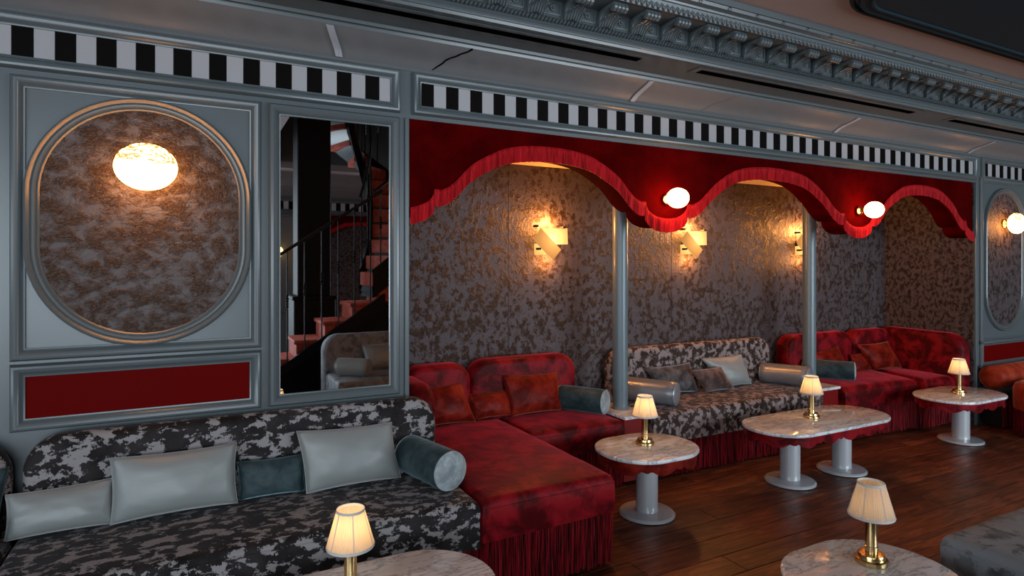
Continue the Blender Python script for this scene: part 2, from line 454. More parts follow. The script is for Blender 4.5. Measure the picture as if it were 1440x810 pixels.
def bay(cu):
    """a panelled bay: tall frame with an oval of wallpaper, and a red panel beneath"""
    frame('panel_frame', cu-.455, cu+.455, 1.277, 2.425)
    frame('panel_frame', cu-.455, cu+.455, .967, 1.152)
    bm = B(); box(bm, cu-.455, cu+.455, W-.006, W, .967, 1.152); obj('red_panel', bm, REDP, wall, label='glossy dark red panel')
    pth = oval_path(cu, 1.848, .404, .525)
    bm = B(); moulding(bm, pth, OPROF); obj('oval_frame', bm, PAINT, wall, 35)
    bm = B(); prism(bm, pth, W-.008, W, 'y'); obj('oval_wallpaper', bm, WPO, wall, label='mottled bronze wallpaper in the oval')
bay(-.209); bay(-2.35)
# the bay at the far end beyond the alcove: its oval reaches lower, its red panel too
cu = 7.67
frame('panel_frame', 7.235, 8.105, .87, 2.49); frame('panel_frame', 7.235, 8.105, .63, .80)
bm = B(); box(bm, 7.235, 8.105, W-.006, W, .63, .80); obj('red_panel', bm, REDP, wall)
pth = oval_path(cu, 1.695, .35, .70)
bm = B(); moulding(bm, pth, OPROF); obj('oval_frame', bm, PAINT, wall, 35)
bm = B(); prism(bm, pth, W-.008, W, 'y'); obj('oval_wallpaper', bm, WP, wall)
frame('panel_frame', 8.3, 9.2, .87, 2.49)
# edge strip of the alcove opening
for u in (A0-.028, A1+.004):
    bm = B(); box(bm, u, u+.024, W-.014, W, 0, 2.483, .004, 2); obj('alcove_edge_strip', bm, PAINT, wall)

# ---- chequer frieze
def frieze(u0, u1, start, name, n0=W, sgn=1, black_first=True, anchor='l'):
    bm = B()
    moulding(bm, rect(u0, u1, 2.562, 2.693), PROF if sgn > 0 else [(o, -d) for o, d in PROF], n0)
    fr = struct(name, bm, PAINT, smooth=35)
    k = 0; P = .0775
    i0 = math.floor((u0-start)/P); i1 = math.ceil((u1-start)/P)
    meshes = {}
    for i in range(i0, i1):
        a = max(u0, start+i*P); b = min(u1, start+(i+1)*P)
        if b-a < .006: continue
        key = (round(b-a, 3), i % 2)
        if key not in meshes:
            bm = B()
            if sgn > 0: box(bm, .0008, b-a-.0008, -.007, 0, 2.562, 2.693, .0012)
            else: box(bm, .0008, b-a-.0008, 0, .007, 2.562, 2.693, .0012)
            o = obj('tile', bm, BLACKT if i % 2 == 0 else WHITET, fr); meshes[key] = o.data
        else:
            o = bpy.data.objects.new('tile', meshes[key]); COL.objects.link(o); o.parent = fr
        o.location = (a, n0, 0)
frieze(-3.0, .978, -.713, 'trim_1')
frieze(1.159, 7.055, 1.159, 'trim_2')
frieze(7.262, 9.3, 7.262, 'trim_3')

# ---- cornice
def covp(t): return (3.36-.205*t, 2.775+.085*t**.8+.003*sin(t*pi*2))
cov = []
for k in range(9):
    t = k/8; a = t*pi/2
    cov.append(covp(t))
prof = [(W, 2.752), (W-.012, 2.755), (W-.018, 2.762), (W-.012, 2.768)]+cov+[(3.15, 2.880), (3.135, 2.884), (3.125, 2.872), (3.118, 2.872), (3.112, 2.887), (2.985, 2.887),
        (2.985, 2.883), (2.805, 2.883), (2.80, 2.872), (2.792, 2.872), (2.787, 2.886), (2.780, 2.888), (2.775, 2.900), (2.768, 2.906), (2.775, 2.914), (2.778, 2.962), (2.778, 3.043), (2.60, 3.043),
        (2.60, 3.036), (2.592, 3.036), (2.572, 3.078), (2.560, 3.078), (2.556, 3.088), (2.535, 3.096), (2.525, 3.094), (2.518, 3.110), (2.505, 3.108), (2.5, 3.14)]
bm = B(); extr(bm, prof[:13], UL, UR, 60)
cornice = struct('trim_4', bm, PAINT2, smooth=40)
bm = B(); extr(bm, prof[12:], UL, UR, 1); obj('cornice_moulding', bm, PAINT, cornice, 40)
def slot(a, b):
    bm = B(); box(bm, a, b, 2.855, 2.965, 2.8765, 2.883, .002)
    s = obj('slot_plate', bm, PAINT, cornice)
    bm = B(); box(bm, a+.05, b-.05, 2.885, 2.940, 2.8745, 2.8778); obj('slot_opening', bm, DARKGAP, s)
for a, b in ((-1.4, 2.42), (2.80, 5.22), (5.68, 8.1)): slot(a, b)
# rope moulding (too fine to pick apart)
bm = B(); u = UL+3
rng = random.Random(3)
while u < UR-.4:
    m = Matrix.Translation((u, 2.768, 2.938)) @ Matrix.Rotation(R(35), 4, 'Y') @ Matrix.Diagonal((.011, .020, .021, 1))
    bmesh.ops.create_icosphere(bm, subdivisions=1, radius=1, matrix=m); u += .0225
obj('rope_moulding', bm, PAINT, cornice, 60, kind='stuff')
# leaf moulding
bm = B(); u = UL+3
while u < UR-.4:
    for s in (-1, 1):
        m = Matrix.Translation((u+s*.010, 2.585, 3.055+s*.004)) @ Matrix.Rotation(R(28*s), 4, 'Y') @ Matrix.Diagonal((.008, .012, .022, 1))
        bmesh.ops.create_icosphere(bm, subdivisions=1, radius=1, matrix=m)
    u += .037
obj('leaf_moulding', bm, PAINT, cornice, 60, kind='stuff')
# modillions: one scroll bracket, copied
def modillion_mesh():
    bm = B(); w = .048
    # body: S curve in (n, z), extruded along u; behind at n=0 (the face), projecting to -n
    S = [(0, -.078), (-.020, -.080), (-.030, -.070), (-.034, -.050), (-.046, -.034), (-.070, -.022), (-.100, -.020), (-.130, -.024), (-.150, -.018), (-.155, -.004), (-.150, .0), (0, .0)]
    prism(bm, S, -w, w, 'x', .004, 1)
    # scroll: ribbed roll at the outer end
    for k in range(4):
        c = -w+.012+k*.024
        tube(bm, [(c-.0125, -.138, -.024), (c-.008, -.138, -.024), (c+.008, -.138, -.024), (c+.0125, -.138, -.024)], [.017, .024, .024, .017], 10)
    # acanthus leaf lobes down the underside
    path = [(-.006, -.086), (-.026, -.084), (-.040, -.066), (-.052, -.046), (-.074, -.034), (-.100, -.030), (-.120, -.030)]
    for j in range(-3, 4):
        x = j*.0135; k = 1-abs(j)*.13
        pp = [(x*1.15, n*k-.002, -.09+(z+.09)*k-abs(j)*.002) for n, z in path]
        tube(bm, pp, [.0035, .0068, .0074, .0068, .0062, .0055, .004], 6)
        tip = pp[0]; tube(bm, [tip, (x*1.6, tip[1]-.012, tip[2]+.004)], [.005, .002], 5)
    return bm
mod = obj('modillion', modillion_mesh(), PAINT, cornice, 50)
def rosette_mesh():
    bm = B()
    moulding(bm, rect(-.040, .040, -.062, -.004), [(0, 0), (0, .004), (.004, .008), (.010, .006), (.013, 0)], 0)
    return bm
ros = obj('rosette_panel', rosette_mesh(), PAINT, cornice, 40)
bm = B()
for k in range(8):
    t = k*pi/4
    m = Matrix.Translation((.014*cos(t), -.004, -.033+.014*sin(t))) @ Matrix.Rotation(-t, 4, 'Y') @ Matrix.Diagonal((.010, .006, .007, 1))
    bmesh.ops.create_icosphere(bm, subdivisions=1, radius=1, matrix=m)
ellipsoid(bm, (0, -.007, -.033), .006, .006, .006, 8, 6)
rosf = obj('rosette', bm, PAINT, ros, 60)
hk = B(); tube(hk, [(0, 0, 0), (0, -.014, -.004), (0, -.020, -.016), (0, -.012, -.022)], .004, 6)
hook = obj('hook', hk, PAINT, cornice, 60)
PIT = .2225; first = True
for i in range(-10, 34):
    u = 2.682+i*PIT
    if u > UR-.3: break
    for src, du, loc in ((mod, 0, (u, 2.778, 3.043)), (ros, PIT/2, (u+PIT/2, 2.778, 3.040)), (hook, .02, (u+.02, 2.528, 3.112))):
        if first: src.location = loc
        else:
            c = src.copy(); COL.objects.link(c); c.location = loc; c.parent = cornice
            if src is ros:
                d = rosf.copy(); COL.objects.link(d); d.parent = c
    first = False
# tape strips across the cove and torn seams
def tape(u, lab, du=0):
    bm = B(); pts = [(3.168, 2.8645), (3.20, 2.859), (3.24, 2.846), (3.29, 2.822), (3.335, 2.796), (3.352, 2.778)]
    rows = []
    for i in range(6):
        t = 1-i/5; n, z = covp(t); n -= .002; z -= .006; t = i/5; c = u+du*t
        rows.append([bm.verts.new((c-.019, n-.004, z-.003)), bm.verts.new((c+.019, n-.004, z-.003))])
    for i in range(5): bm.faces.new((rows[i][0], rows[i][1], rows[i+1][1], rows[i+1][0]))
    bmesh.ops.solidify(bm, geom=bm.faces[:], thickness=.0015)
    tag(obj('tape_strip', bm, TAPE), lab, 'tape', 'tape strips on the cove')
tape(.60, 'pale tape strip across the cove above the tall mirror, first from the oval panel', .09)
tape(2.67, 'pale tape strip across the cove above the first arch, second from the oval panel')
tape(4.86, 'pale tape strip across the cove above the second arch, third from the oval panel', -.03)
tape(6.98, 'pale tape strip across the cove near the far end bay, farthest one', -.06)
for u in (1.22, 3.3, 5.6):
    bm = B(); rr = random.Random(int(u*10)); pts = []
    for i in range(9):
        t = i/8; a = t*pi/2
        pts.append((u+.16*t+rr.uniform(-.012, .012), covp(t)[0]-.001, covp(t)[1]-.003))
    tube(bm, pts, [.002]+[.0045 if u < 2 else .0025]*7+[.006], 5); obj('torn_seam', bm, DARKGAP if u < 2 else PAINT2, cornice, 60)

# ================================================================ mirror
def wall_mirror(cu, label):
    m = thing('wall_mirror', label, 'mirror', (cu, W, .97))
    bm = B(); moulding(bm, rect(cu-.289, cu+.289, .972, 2.422), PROFM); obj('mirror_frame', bm, PAINT, m, 35)
    bm = B(); box(bm, cu-.289, cu+.289, W-.008, W-.002, .972, 2.422); obj('mirror_glass', bm, MIRROR, m)
wall_mirror(.682, 'tall narrow wall mirror in a grey frame reflecting the staircase')

# ================================================================ valance
def arch_pts(a, b):
    """top line of the fringe between two notches"""
    base = [(-.9, 2.085), (-.845, 2.084), (-.76, 2.128), (-.63, 2.240), (-.482, 2.332), (-.35, 2.380), (-.18, 2.405), (0, 2.412)]
    base = base+[(-x, z) for x, z in base[-2::-1]]
    c = (a+b)/2; k = (b-a)/2/.9; d = 0 if b-a > 1.7 else -.016
    out = [(c+x*k, z+(d if z > 2.3 else 0)) for x, z in base]
    fine = []
    for i in range(len(out)-1):      # smooth with catmull-rom
        p0 = Vector(out[max(i-1, 0)]); p1 = Vector(out[i]); p2 = Vector(out[i+1]); p3 = Vector(out[min(i+2, len(out)-1)])
        for q in range(5):
            t = q/5; fine.append(tuple(.5*((2*p1)+(-p0+p2)*t+(2*p0-5*p1+4*p2-p3)*t*t+(-p0+3*p1-3*p2+p3)*t**3)))
    fine.append(out[-1]); return fine
def scallop(c, h=.2, lo=0, hi=1, seg=12):
    out = []
    for i in range(seg+1):
        t = lo+(hi-lo)*i/seg; a = pi*t
        out.append((c-h*cos(a), 2.085-.115*sin(a)**.9))
    return out
line = scallop(A0-.045, .197, .5, 1, 7)
line[0] = (A0, line[0][1]); line = [p for p in line if p[0] >= A0-.0001]
line += arch_pts(1.242, 2.80)[1:]+scallop(2.995, .197)[1:]+arch_pts(3.19, 4.985)[1:]+scallop(5.18, .197)[1:]+arch_pts(5.378, 6.905)[1:]
s = [p for p in scallop(7.10, .197, 0, .5, 7) if p[0] <= A1]; line += s[1:]
VAL = thing('valance', 'long red velvet valance with three scalloped arches over the alcove', 'valance', (4.09, W, 2.0))
DROP = .055
bm = B(); top = 2.484
def bandfaces(bm, y0, y1, zoff):
    """board between the scalloped line and the top, with thickness y0..y1"""
    F = [bm.verts.new((u, y0, z-zoff)) for u, z in line]; Ft = [bm.verts.new((u, y0, top)) for u, z in line]
    K = [bm.verts.new((u, y1, z-zoff)) for u, z in line]; Kt = [bm.verts.new((u, y1, top)) for u, z in line]
    for i in range(len(line)-1):
        bm.faces.new((F[i], F[i+1], Ft[i+1], Ft[i])); bm.faces.new((K[i+1], K[i], Kt[i], Kt[i+1]))
        bm.faces.new((F[i+1], F[i], K[i], K[i+1])); bm.faces.new((Ft[i], Ft[i+1], Kt[i+1], Kt[i]))
    bm.faces.new((F[0], Ft[0], Kt[0], K[0])); bm.faces.new((F[-1], K[-1], Kt[-1], Ft[-1]))
line = [(min(max(u, A0+.002), A1-.002), z) for u, z in line]
bandfaces(bm, W+.004, W+.21, DROP)
obj('velvet_board', bm, REDV, VAL, 30)
# fringe along the scalloped edge: fine hanging threads as a fluted band
def resample(line, step):
    out = [line[0]]; acc = 0
    for i in range(1, len(line)):
        a = Vector(line[i-1]); b = Vector(line[i]); L = abs(b.x-a.x) or 1e-6
        k = max(1, int(L/step))
        for j in range(1, k+1): out.append(tuple(a.lerp(b, j/k)))
    return out
fine = resample(line, .0042)
bm = B(); rows = []
for i, (u, z) in enumerate(fine):
    amp = .0022*(1 if i % 2 else -1)*(1+.8*noise.noise((u*30, 2, 0)))
    w = .0015*sin(u*95)+.001*sin(u*41)
    L = .096+.004*(noise.noise((u*60, 0, 0)))
    rows.append([bm.verts.new((u, W-.012, z)), bm.verts.new((u, W-.018+amp*.6, z-.012)), bm.verts.new((u, W-.014+amp+w*.4, z-L*.55)), bm.verts.new((u+w*.15, W-.012+amp+w*.6, z-L)),
                 bm.verts.new((u+w*.15, W-.004+w*.3, z-L))])
for i in range(len(rows)-1):
    for k in range(4): bm.faces.new((rows[i][k], rows[i+1][k], rows[i+1][k+1], rows[i][k+1]))
obj('fringe', bm, FRINGE2, VAL, kind='stuff')
bm = B(); tube(bm, [(u, W-.012, z) for u, z in line], .0035, 6); obj('piping', bm, FRINGE2, VAL, 60)

# ================================================================ columns
def column(u, n, label):
    c = thing('column', label, 'column', (u, n, .515))
    bm = B(); lathe(bm, [(.060, .515), (.060, 2.40)], (u, n, 0), 32); obj('shaft', bm, COLPAINT, c, 40)
    bm = B(); lathe(bm, [(.068, .515), (.068, .521), (.062, .528)], (u, n, 0), 32); obj('foot_ring', bm, COLPAINT, c, 40)
    bm = B()
    P = [(-.06, 2.22), (-.06, 2.25), (-.10, 2.275), (-.145, 2.30), (-.16, 2.34), (-.22, 2.38), (-.29, 2.44), (.06, 2.44), (.06, 2.22)]
    prism(bm, [(u+a, z) for a, z in P], n-.05, n+.05, 'y', .004, 1); obj('corbel', bm, CREAM, c, label='cream corbel at the top of the column')
column(2.973, 3.885, 'round grey-blue column on the side table before the first arch end')
column(5.215, 3.885, 'round grey-blue column on the side table between flecked sofa and red corner sofa')

# ================================================================ wall lamps
def globe_lamp(u, z, rad, rz, ry, n, glass, label, plate=.04, off=0):
    L = thing('wall_lamp', label, 'lamp', (u, W, z), 'glowing globe wall lamps')
    M = Matrix.Rotation(R(90), 4, 'X')
    bm = B(); lathe(bm, [(plate, 0), (plate, .012), (plate*.8, .018), (.012, .02)], (u, W-.008, z), 24, M); obj('wall_plate', bm, BRASS, L, 40)
    bm = B(); lathe(bm, [(.010, 0), (.010, W-n), ], (u, W-.02, z), 16, M); obj('stem', bm, BRASS, L, 40)
    bm = B(); ellipsoid(bm, (u, n, z), rad, ry, rz, 32, 20); obj('glass_globe', bm, glass, L, 180)
globe_lamp(-.200, 2.095, .128, .108, .065, 3.265, GLOBE2, 'large glowing marbled oval globe lamp on the big oval wallpaper panel', .05)
globe_lamp(2.995, 2.110, .080, .070, .075, 3.262, GLOBE, 'small glowing globe lamp on the red valance beside the first arch')
globe_lamp(5.190, 2.115, .080, .070, .075, 3.240, GLOBE, 'small glowing globe lamp on the red valance between the second and third arches')
globe_lamp(7.66, 2.075, .128, .108, .065, 3.265, GLOBE2, 'large glowing marbled globe lamp on the far oval panel beyond the alcove', .05)
def sconce(u, z, label):
    L = thing('alabaster_sconce', label, 'lamp', (u, NB-.012, z), 'alabaster slab sconces')
    y = NB-.012
    bm = B(); box(bm, u-.05, u+.05, y-.02, y, z-.05, z+.05, .004); obj('wall_plate', bm, IRON, L)
    def slab(cx, cz, w, h, ang, yy, mat):
        bm = B(); box(bm, -w/2, w/2, -.006, .006, -h/2, h/2, .002)
        bmesh.ops.transform(bm, matrix=Matrix.Translation((cx, yy, cz)) @ Matrix.Rotation(R(ang), 4, 'Y'), verts=bm.verts)
        obj('alabaster_slab', bm, mat, L)
    slab(u+.045, z+.055, .27, .13, -2, y-.070, ALAB2); slab(u-.035, z-.01, .25, .115, 42, y-.105, ALAB); slab(u-.02, z-.045, .20, .09, -3, y-.055, ALAB2)
    for a, b in ((-.155, .125), (-.13, -.055), (.135, .12)):
        bm = B(); box(bm, u+a*.85, u+a*.85+.022, y-.11, y-.05, z+b, z+b+.018, .002); obj('clip', bm, IRON, L)
    bm = B(); ellipsoid(bm, (u+.03, y-.035, z+.06), .018, .015, .03, 10, 8); obj('bulb', bm, BULB, L, 180)
    for dz, e in ((.15, 24), (-.14, 7)):
        l = bpy.data.lights.new('sconce_bulb', 'POINT'); l.energy = e; l.color = (1, .38, .09); l.shadow_soft_size = .05
        o = bpy.data.objects.new('sconce_bulb', l); COL.objects.link(o); o.parent = L; o.location = (.02, -.07, dz)
sconce(2.520, 1.815, 'alabaster slab sconce on the wallpaper under the first arch')
sconce(4.050, 1.830, 'alabaster slab sconce on the wallpaper under the middle arch')
sconce(5.600, 1.835, 'alabaster slab sconce partly behind the second column')

# ================================================================ soft furniture
def seatblock(bm, poly, z0, z1, r=.03, jitter=.004, dome=.012):
    n0 = len(bm.verts)
    prism(bm, poly, z0, z1, 'z', r, 4)
def cushion_grid(bm, poly4, z0, z1, r=.035, dome=.012, seed=0, front=.0):
    """soft box over a quadrilateral footprint (BL, BR, TR, TL) with a domed, slightly uneven top"""
    Nx, Ny = 26, 20
    a, b, c, d = [Vector((*p, 0)) for p in poly4]
    Lx = ((b-a).length+(c-d).length)/2; Ly = ((d-a).length+(c-b).length)/2
    def uvs(N, L):
        e = r/L; vals = [0, e*.3, e*.65, e, ]
        mid = [e+(1-2*e)*i/(N-8) for i in range(1, N-8)]
        return vals+mid+[1-e, 1-e*.65, 1-e*.3, 1]
    us, vs = uvs(Nx, Lx), uvs(Ny, Ly)
    def fall(t, L):
        x = min(t, 1-t)*L
        if x >= r: return 0
        return r-math.sqrt(max(0, r*r-(r-x)**2))
    G = []
    for j, v in enumerate(vs):
        row = []
        for i, u in enumerate(us):
            p = a*(1-u)*(1-v)+b*u*(1-v)+c*u*v+d*(1-u)*v
            f = max(fall(u, Lx), fall(v, Ly)); f = min(r, math.hypot(fall(u, Lx), fall(v, Ly)))
            z = z1-f+dome*(1-(2*u-1)**4)*(1-(2*v-1)**4)+.004*noise.noise((p.x*6, p.y*6, seed))
            row.append(bm.verts.new((p.x, p.y, z)))
        G.append(row)
    for j in range(len(vs)-1):
        for i in range(len(us)-1): bm.faces.new((G[j][i], G[j][i+1], G[j+1][i+1], G[j+1][i]))
    loop = [G[0][i] for i in range(len(us))]+[G[j][-1] for j in range(1, len(vs))]+[G[-1][i] for i in range(len(us)-2, -1, -1)]+[G[j][0] for j in range(len(vs)-2, 0, -1)]
    low = []
    mid = []
    cx = sum((p.co.x for p in loop))/len(loop); cy = sum((p.co.y for p in loop))/len(loop)
    for p in loop:
        k = .004*noise.noise((p.co.x*5, p.co.y*5, 3+seed))
        m = bm.verts.new((p.co.x+k, p.co.y-k, (z0+z1)/2)); mid.append(m)
        low.append(bm.verts.new((p.co.x, p.co.y, z0)))
    L = len(loop)
    for i in range(L):
        j = (i+1) % L
        bm.faces.new((loop[i], mid[i], mid[j], loop[j])); bm.faces.new((mid[i], low[i], low[j], mid[j]))
    bm.faces.new(low)
    bmesh.ops.recalc_face_normals(bm, faces=bm.faces)
def seam(bm, poly4, z, r=.004, inset=.0):
    pts = [(p[0], p[1], z) for p in poly4]+[(poly4[0][0], poly4[0][1], z)]
    out = []
    q = rpoly(poly4, .03, 5)
    tube(bm, [(x, y, z) for x, y in q], r, 6, True)
def quad(u0, u1, n0, n1): return [(u0, n0), (u1, n0), (u1, n1), (u0, n1)]
def strands(path, z0, z1, pitch=.010, layers=2, seed=1, rad=.0040):
    bm = B(); rr = random.Random(seed)
    for l in range(layers):
        for (a, b) in zip(path[:-1], path[1:]):
            a = Vector(a); b = Vector(b); L = (b-a).length; d = (b-a)/L; nrm = Vector((d.y, -d.x))
            x = rr.uniform(0, pitch)
            while x < L:
                p = a+d*x+nrm*(.004-.008*l)
                sway = rr.uniform(-.008, .008); ph = rr.uniform(0, 6)
                zz = z0+rr.uniform(-.004, .022)
                pts = []
                for k in range(6):
                    t = k/5; q = p+d*(sway*t*t+.0025*sin(ph+5*t))+nrm*(.003*sin(ph*2+4*t))
                    pts.append((q.x, q.y, z1+(zz-z1)*t))
                r0 = rad*rr.uniform(.75, 1.15)
                tube(bm, pts, r0, 4)
                x += pitch*rr.uniform(.85, 1.2)
    return bm
def fringe_on(parent, path, z0, z1, seed, pitch=.010, layers=2, mat=None):
    obj('fringe', strands(path, z0, z1, pitch, layers, seed), mat or FRINGE, parent, 60, kind='stuff')
    bm = B(); pts = [(x, y, z1-.004) for x, y in path]
    tube(bm, pts, .007, 6); obj('fringe_braid', bm, FRINGE, parent, 60)
def backrest(bm, u0, u1, n0, n1, z0, z1, rc=.15, bev=.045):
    outline = rpoly([(u0, z0), (u1, z0), (u1, z1), (u0, z1)], [.01, .01, rc, rc], 8)
    prism(bm, outline, n0, n1, 'y', bev, 4)
def long_sofa(u0, u1, n0, n1, nb, label, mat, seed, btop=.905, zs=.50, ff=True):
    s = thing('sofa', label, 'sofa', ((u0+u1)/2, (n0+n1)/2, 0))
    bm = B(); cushion_grid(bm, quad(u0, u1, n0, nb+.02), .275, zs, .03, .014, seed); obj('seat', bm, mat, s, 60)
    bm = B(); seam(bm, quad(u0-.001, u1+.001, n0-.001, nb), zs-.03, .0032); obj('piping', bm, mat, s, 60)
    bm = B(); backrest(bm, u0+.01, u1-.01, nb, n1, .28, btop); obj('backrest', bm, mat, s, 60)
    bm = B(); box(bm, u0+.02, u1-.02, n0+.02, n1-.02, .03, .277); obj('plinth', bm, BLACKW, s)
    fringe_on(s, [(u0+.01, n1-.1), (u0+.01, n0+.008), (u1-.01, n0+.008), (u1-.01, n1-.1)], .015, .282, seed)
    return s
sofaL = long_sofa(-.668, 1.222, 2.69, 3.365, 3.255, 'long grey and black patterned sofa with silver cushions under the tall mirror', JAC, 1)
sofaLL = long_sofa(-2.60, -.685, 2.69, 3.365, 3.255, 'patterned brown-black sofa end with dark teal cushions beside the long grey sofa', JAC, 2)
sofaM = long_sofa(3.085, 5.045, 3.62, 4.29, 4.17, 'brown and silver flecked sofa between the two columns', JAC2, 3, btop=.93)

# red corner sofa, first arch
s = thing('corner_sofa', 'red velvet corner sofa with a long chaise under the first arch', 'sofa', (1.8, 3.6, 0))
CH = [(1.232, 2.68), (2.03, 2.70), (2.01, 4.10), (1.232, 4.10)]
bm = B(); cushion_grid(bm, CH, .30, .505, .04, .016, 5); obj('seat', bm, RED, s, 60, label='chaise seat reaching forward')
bm = B(); seam(bm, [(x+(.001 if x > 1.5 else -.001), y-.001 if y < 3 else y) for x, y in CH], .462, .0035); obj('piping', bm, RED, s, 60)
S2 = [(2.018, 3.625), (2.815, 3.625), (2.815, 4.12), (2.018, 4.12)]
bm = B(); cushion_grid(bm, S2, .30, .495, .035, .012, 6); obj('seat', bm, RED, s, 60)
bm = B(); seam(bm, S2, .458, .003); obj('piping', bm, RED, s, 60)
bm = B(); backrest(bm, 1.30, 1.795, 4.10, 4.29, .30, .925, .13, .05); obj('backrest', bm, RED, s, 60)
bm = B(); backrest(bm, 1.80, 2.725, 4.12, 4.29, .30, .935, .15, .05); obj('backrest', bm, RED, s, 60)
bm = B(); arm = rpoly([(3.69, .30), (4.15, .30), (4.15, .87), (3.69, .87)], [.01, .01, .04, .16], 8)
prism(bm, arm, 1.20, 1.375, 'x', .05, 4); obj('armrest', bm, RED, s, 60)
bm = B(); box(bm, 1.26, 1.99, 2.72, 4.15, .03, .30); box(bm, 1.99, 2.79, 3.66, 4.15, .03, .30); obj('plinth', bm, BLACKW, s)
fringe_on(s, [(1.245, 2.95), (1.24, 2.692), (2.018, 2.712), (2.004, 3.63), (2.80, 3.635), (2.80, 3.9)], .02, .305, 11, .0115)
# red corner sofa, third arch
s = thing('corner_sofa', 'red velvet corner sofa against the far alcove wall under the third arch', 'sofa', (6.2, 3.9, 0))
Q1 = [(5.335, 3.60), (6.36, 3.53), (6.57, 4.15), (5.335, 4.15)]
Q2 = [(6.372, 3.47), (6.90, 3.47), (6.90, 4.15), (6.59, 4.15)]
for q, sd in ((Q1, 7), (Q2, 8)):
    bm = B(); cushion_grid(bm, q, .30, .50, .045, .014, sd); obj('seat', bm, RED, s, 60)
    bm = B(); seam(bm, q, .455, .003); obj('piping', bm, RED, s, 60)
bm = B(); backrest(bm, 5.22, 6.25, 4.12, 4.29, .30, .935, .15, .05); obj('backrest', bm, RED, s, 60)
bm = B(); backrest(bm, 6.27, 6.93, 4.12, 4.29, .30, .935, .15, .05); obj('backrest', bm, RED, s, 60)
bm = B(); arm = rpoly([(3.40, .10), (4.28, .10), (4.28, .945), (3.40, .93)], [.01, .01, .10, .17], 10)
prism(bm, arm, 6.90, 7.075, 'x', .055, 4); obj('armrest', bm, RED, s, 60)
bm = B(); box(bm, 5.36, 6.88, 3.62, 4.25, .03, .30); obj('plinth', bm, BLACKW, s)
fringe_on(s, [(5.34, 3.615), (6.36, 3.545), (6.38, 3.49), (6.89, 3.49)], .02, .305, 13, .011)
# far end bench and pouf
s = thing('bench_sofa', 'rust velvet bench with a roll back under the far oval panel', 'sofa', (8.0, 3.2, 0))
bm = B(); box(bm, 7.12, 8.9, 3.15, 3.36, .30, .40, .03, 3); obj('seat', bm, TEAL, s, 60)
bm = B(); tube(bm, [(7.12, 3.255, .505), (7.14, 3.255, .505), (8.88, 3.255, .505), (8.9, 3.255, .505)], [.09, .115, .115, .09], 24); obj('roll_back', bm, ORANGE, s, 60)
bm = B(); box(bm, 7.14, 8.88, 3.17, 3.34, .03, .30); obj('plinth', bm, BLACKW, s)
fringe_on(s, [(7.13, 3.16), (8.9, 3.16)], .02, .30, 15, .013)
s = thing('pouf', 'orange-red velvet pouf with dark red fringe at the far end', 'pouf', (7.27, 2.75, 0))
bm = B(); lathe(bm, [(.20, .25), (.345, .25), (.352, .33), (.352, .44), (.335, .485), (.29, .505), (.05, .515)], (7.27, 2.75, 0), 40); obj('seat', bm, ORANGE, s, 60)
bm = B(); lathe(bm, [(.30, .02), (.30, .25)], (7.27, 2.75, 0), 32); obj('plinth', bm, BLACKW, s, 40)
ring = [(7.27+.338*cos(t*pi/16), 2.75+.338*sin(t*pi/16)) for t in range(33)]
fringe_on(s, ring, .02, .262, 17, .012, 1)
# grey ottoman in the near corner
s = thing('ottoman', 'pale grey velvet ottoman with copper-brown specks at the near corner', 'ottoman', (3.2, 1.15, 0))
bm = B(); cushion_grid(bm, quad(2.822, 3.75, .80, 1.477), .25, .50, .035, .01, 9); obj('seat', bm, JAC3, s, 60)
bm = B(); seam(bm, quad(2.820, 3.752, .798, 1.479), .458, .004); obj('piping', bm, JAC3, s, 60)
bm = B(); box(bm, 2.85, 3.72, .83, 1.45, .02, .25); obj('plinth', bm, BLACKW, s)

# ---- side tables between the sofas (red boxes with marble tops)
def side_box(u0, u1, label):
    s = thing('side_table', label, 'side table', ((u0+u1)/2, 3.9, 0))
    bm = B(); box(bm, u0+.006, u1-.006, 3.66, 4.09, .02, .488, .004); obj('cabinet', bm, REDBOX, s)
    bm = B(); box(bm, u0, u1, 3.64, 4.09, .488, .513, .005, 2); obj('marble_top', bm, MARBLE, s)
side_box(2.828, 3.078, 'red side table with a pale marble top under the first column')
side_box(5.052, 5.328, 'red side table with a pale marble top under the second column')

# ---- bolsters
def bolster(a, b, r, mat, endmat, label, group='bolsters on the sofas'):
    a = Vector(a); b = Vector(b); L = (b-a).length
    s = thing('bolster', label, 'bolster', ((a+b)/2)-Vector((0, 0, r)), group)
    q = (b-a).to_track_quat('Z', 'Y').to_matrix().to_4x4()
    wob = lambda rr, z, t: rr*(1+.012*noise.noise((cos(t)*2, sin(t)*2, z*7)))
    bm = B(); lathe(bm, [(r*.93, 0), (r, .014)]+[(r, L*k/8) for k in range(1, 8)]+[(r, L-.014), (r*.93, L)], a, 36, q, wave=wob); obj('cover', bm, mat, s, 60)
    for e, sg in ((0, -1), (L, 1)):
        bm = B(); lathe(bm, [(r*.93, e), (r*.85, e+sg*.010), (r*.5, e+sg*.016), (r*.04, e+sg*.014)], a, 36, q); bmesh.ops.recalc_face_normals(bm, faces=bm.faces)
        obj('end_cap', bm, endmat, s, 60)
        bm = B(); tube(bm, [a+q@Vector((r*.94*cos(t*pi/16), r*.94*sin(t*pi/16), e+sg*.002)) for t in range(32)], .0045, 6, True); obj('piping', bm, endmat, s, 60)
bolster((1.045, 3.235, .612), (1.135, 2.865, .612), .100, TEAL, TEAL_LIT, 'dark teal velvet bolster at the end of the long grey sofa')
bolster((2.57, 4.12, .600), (2.765, 3.80, .600), .094, TEAL, TEAL_LIT, 'dark teal velvet bolster beside the first column')
bolster((3.19, 4.14, .610), (3.415, 3.74, .610), .096, LEATHER, LEATHER, 'silver leather bolster on the flecked sofa next to the first column')
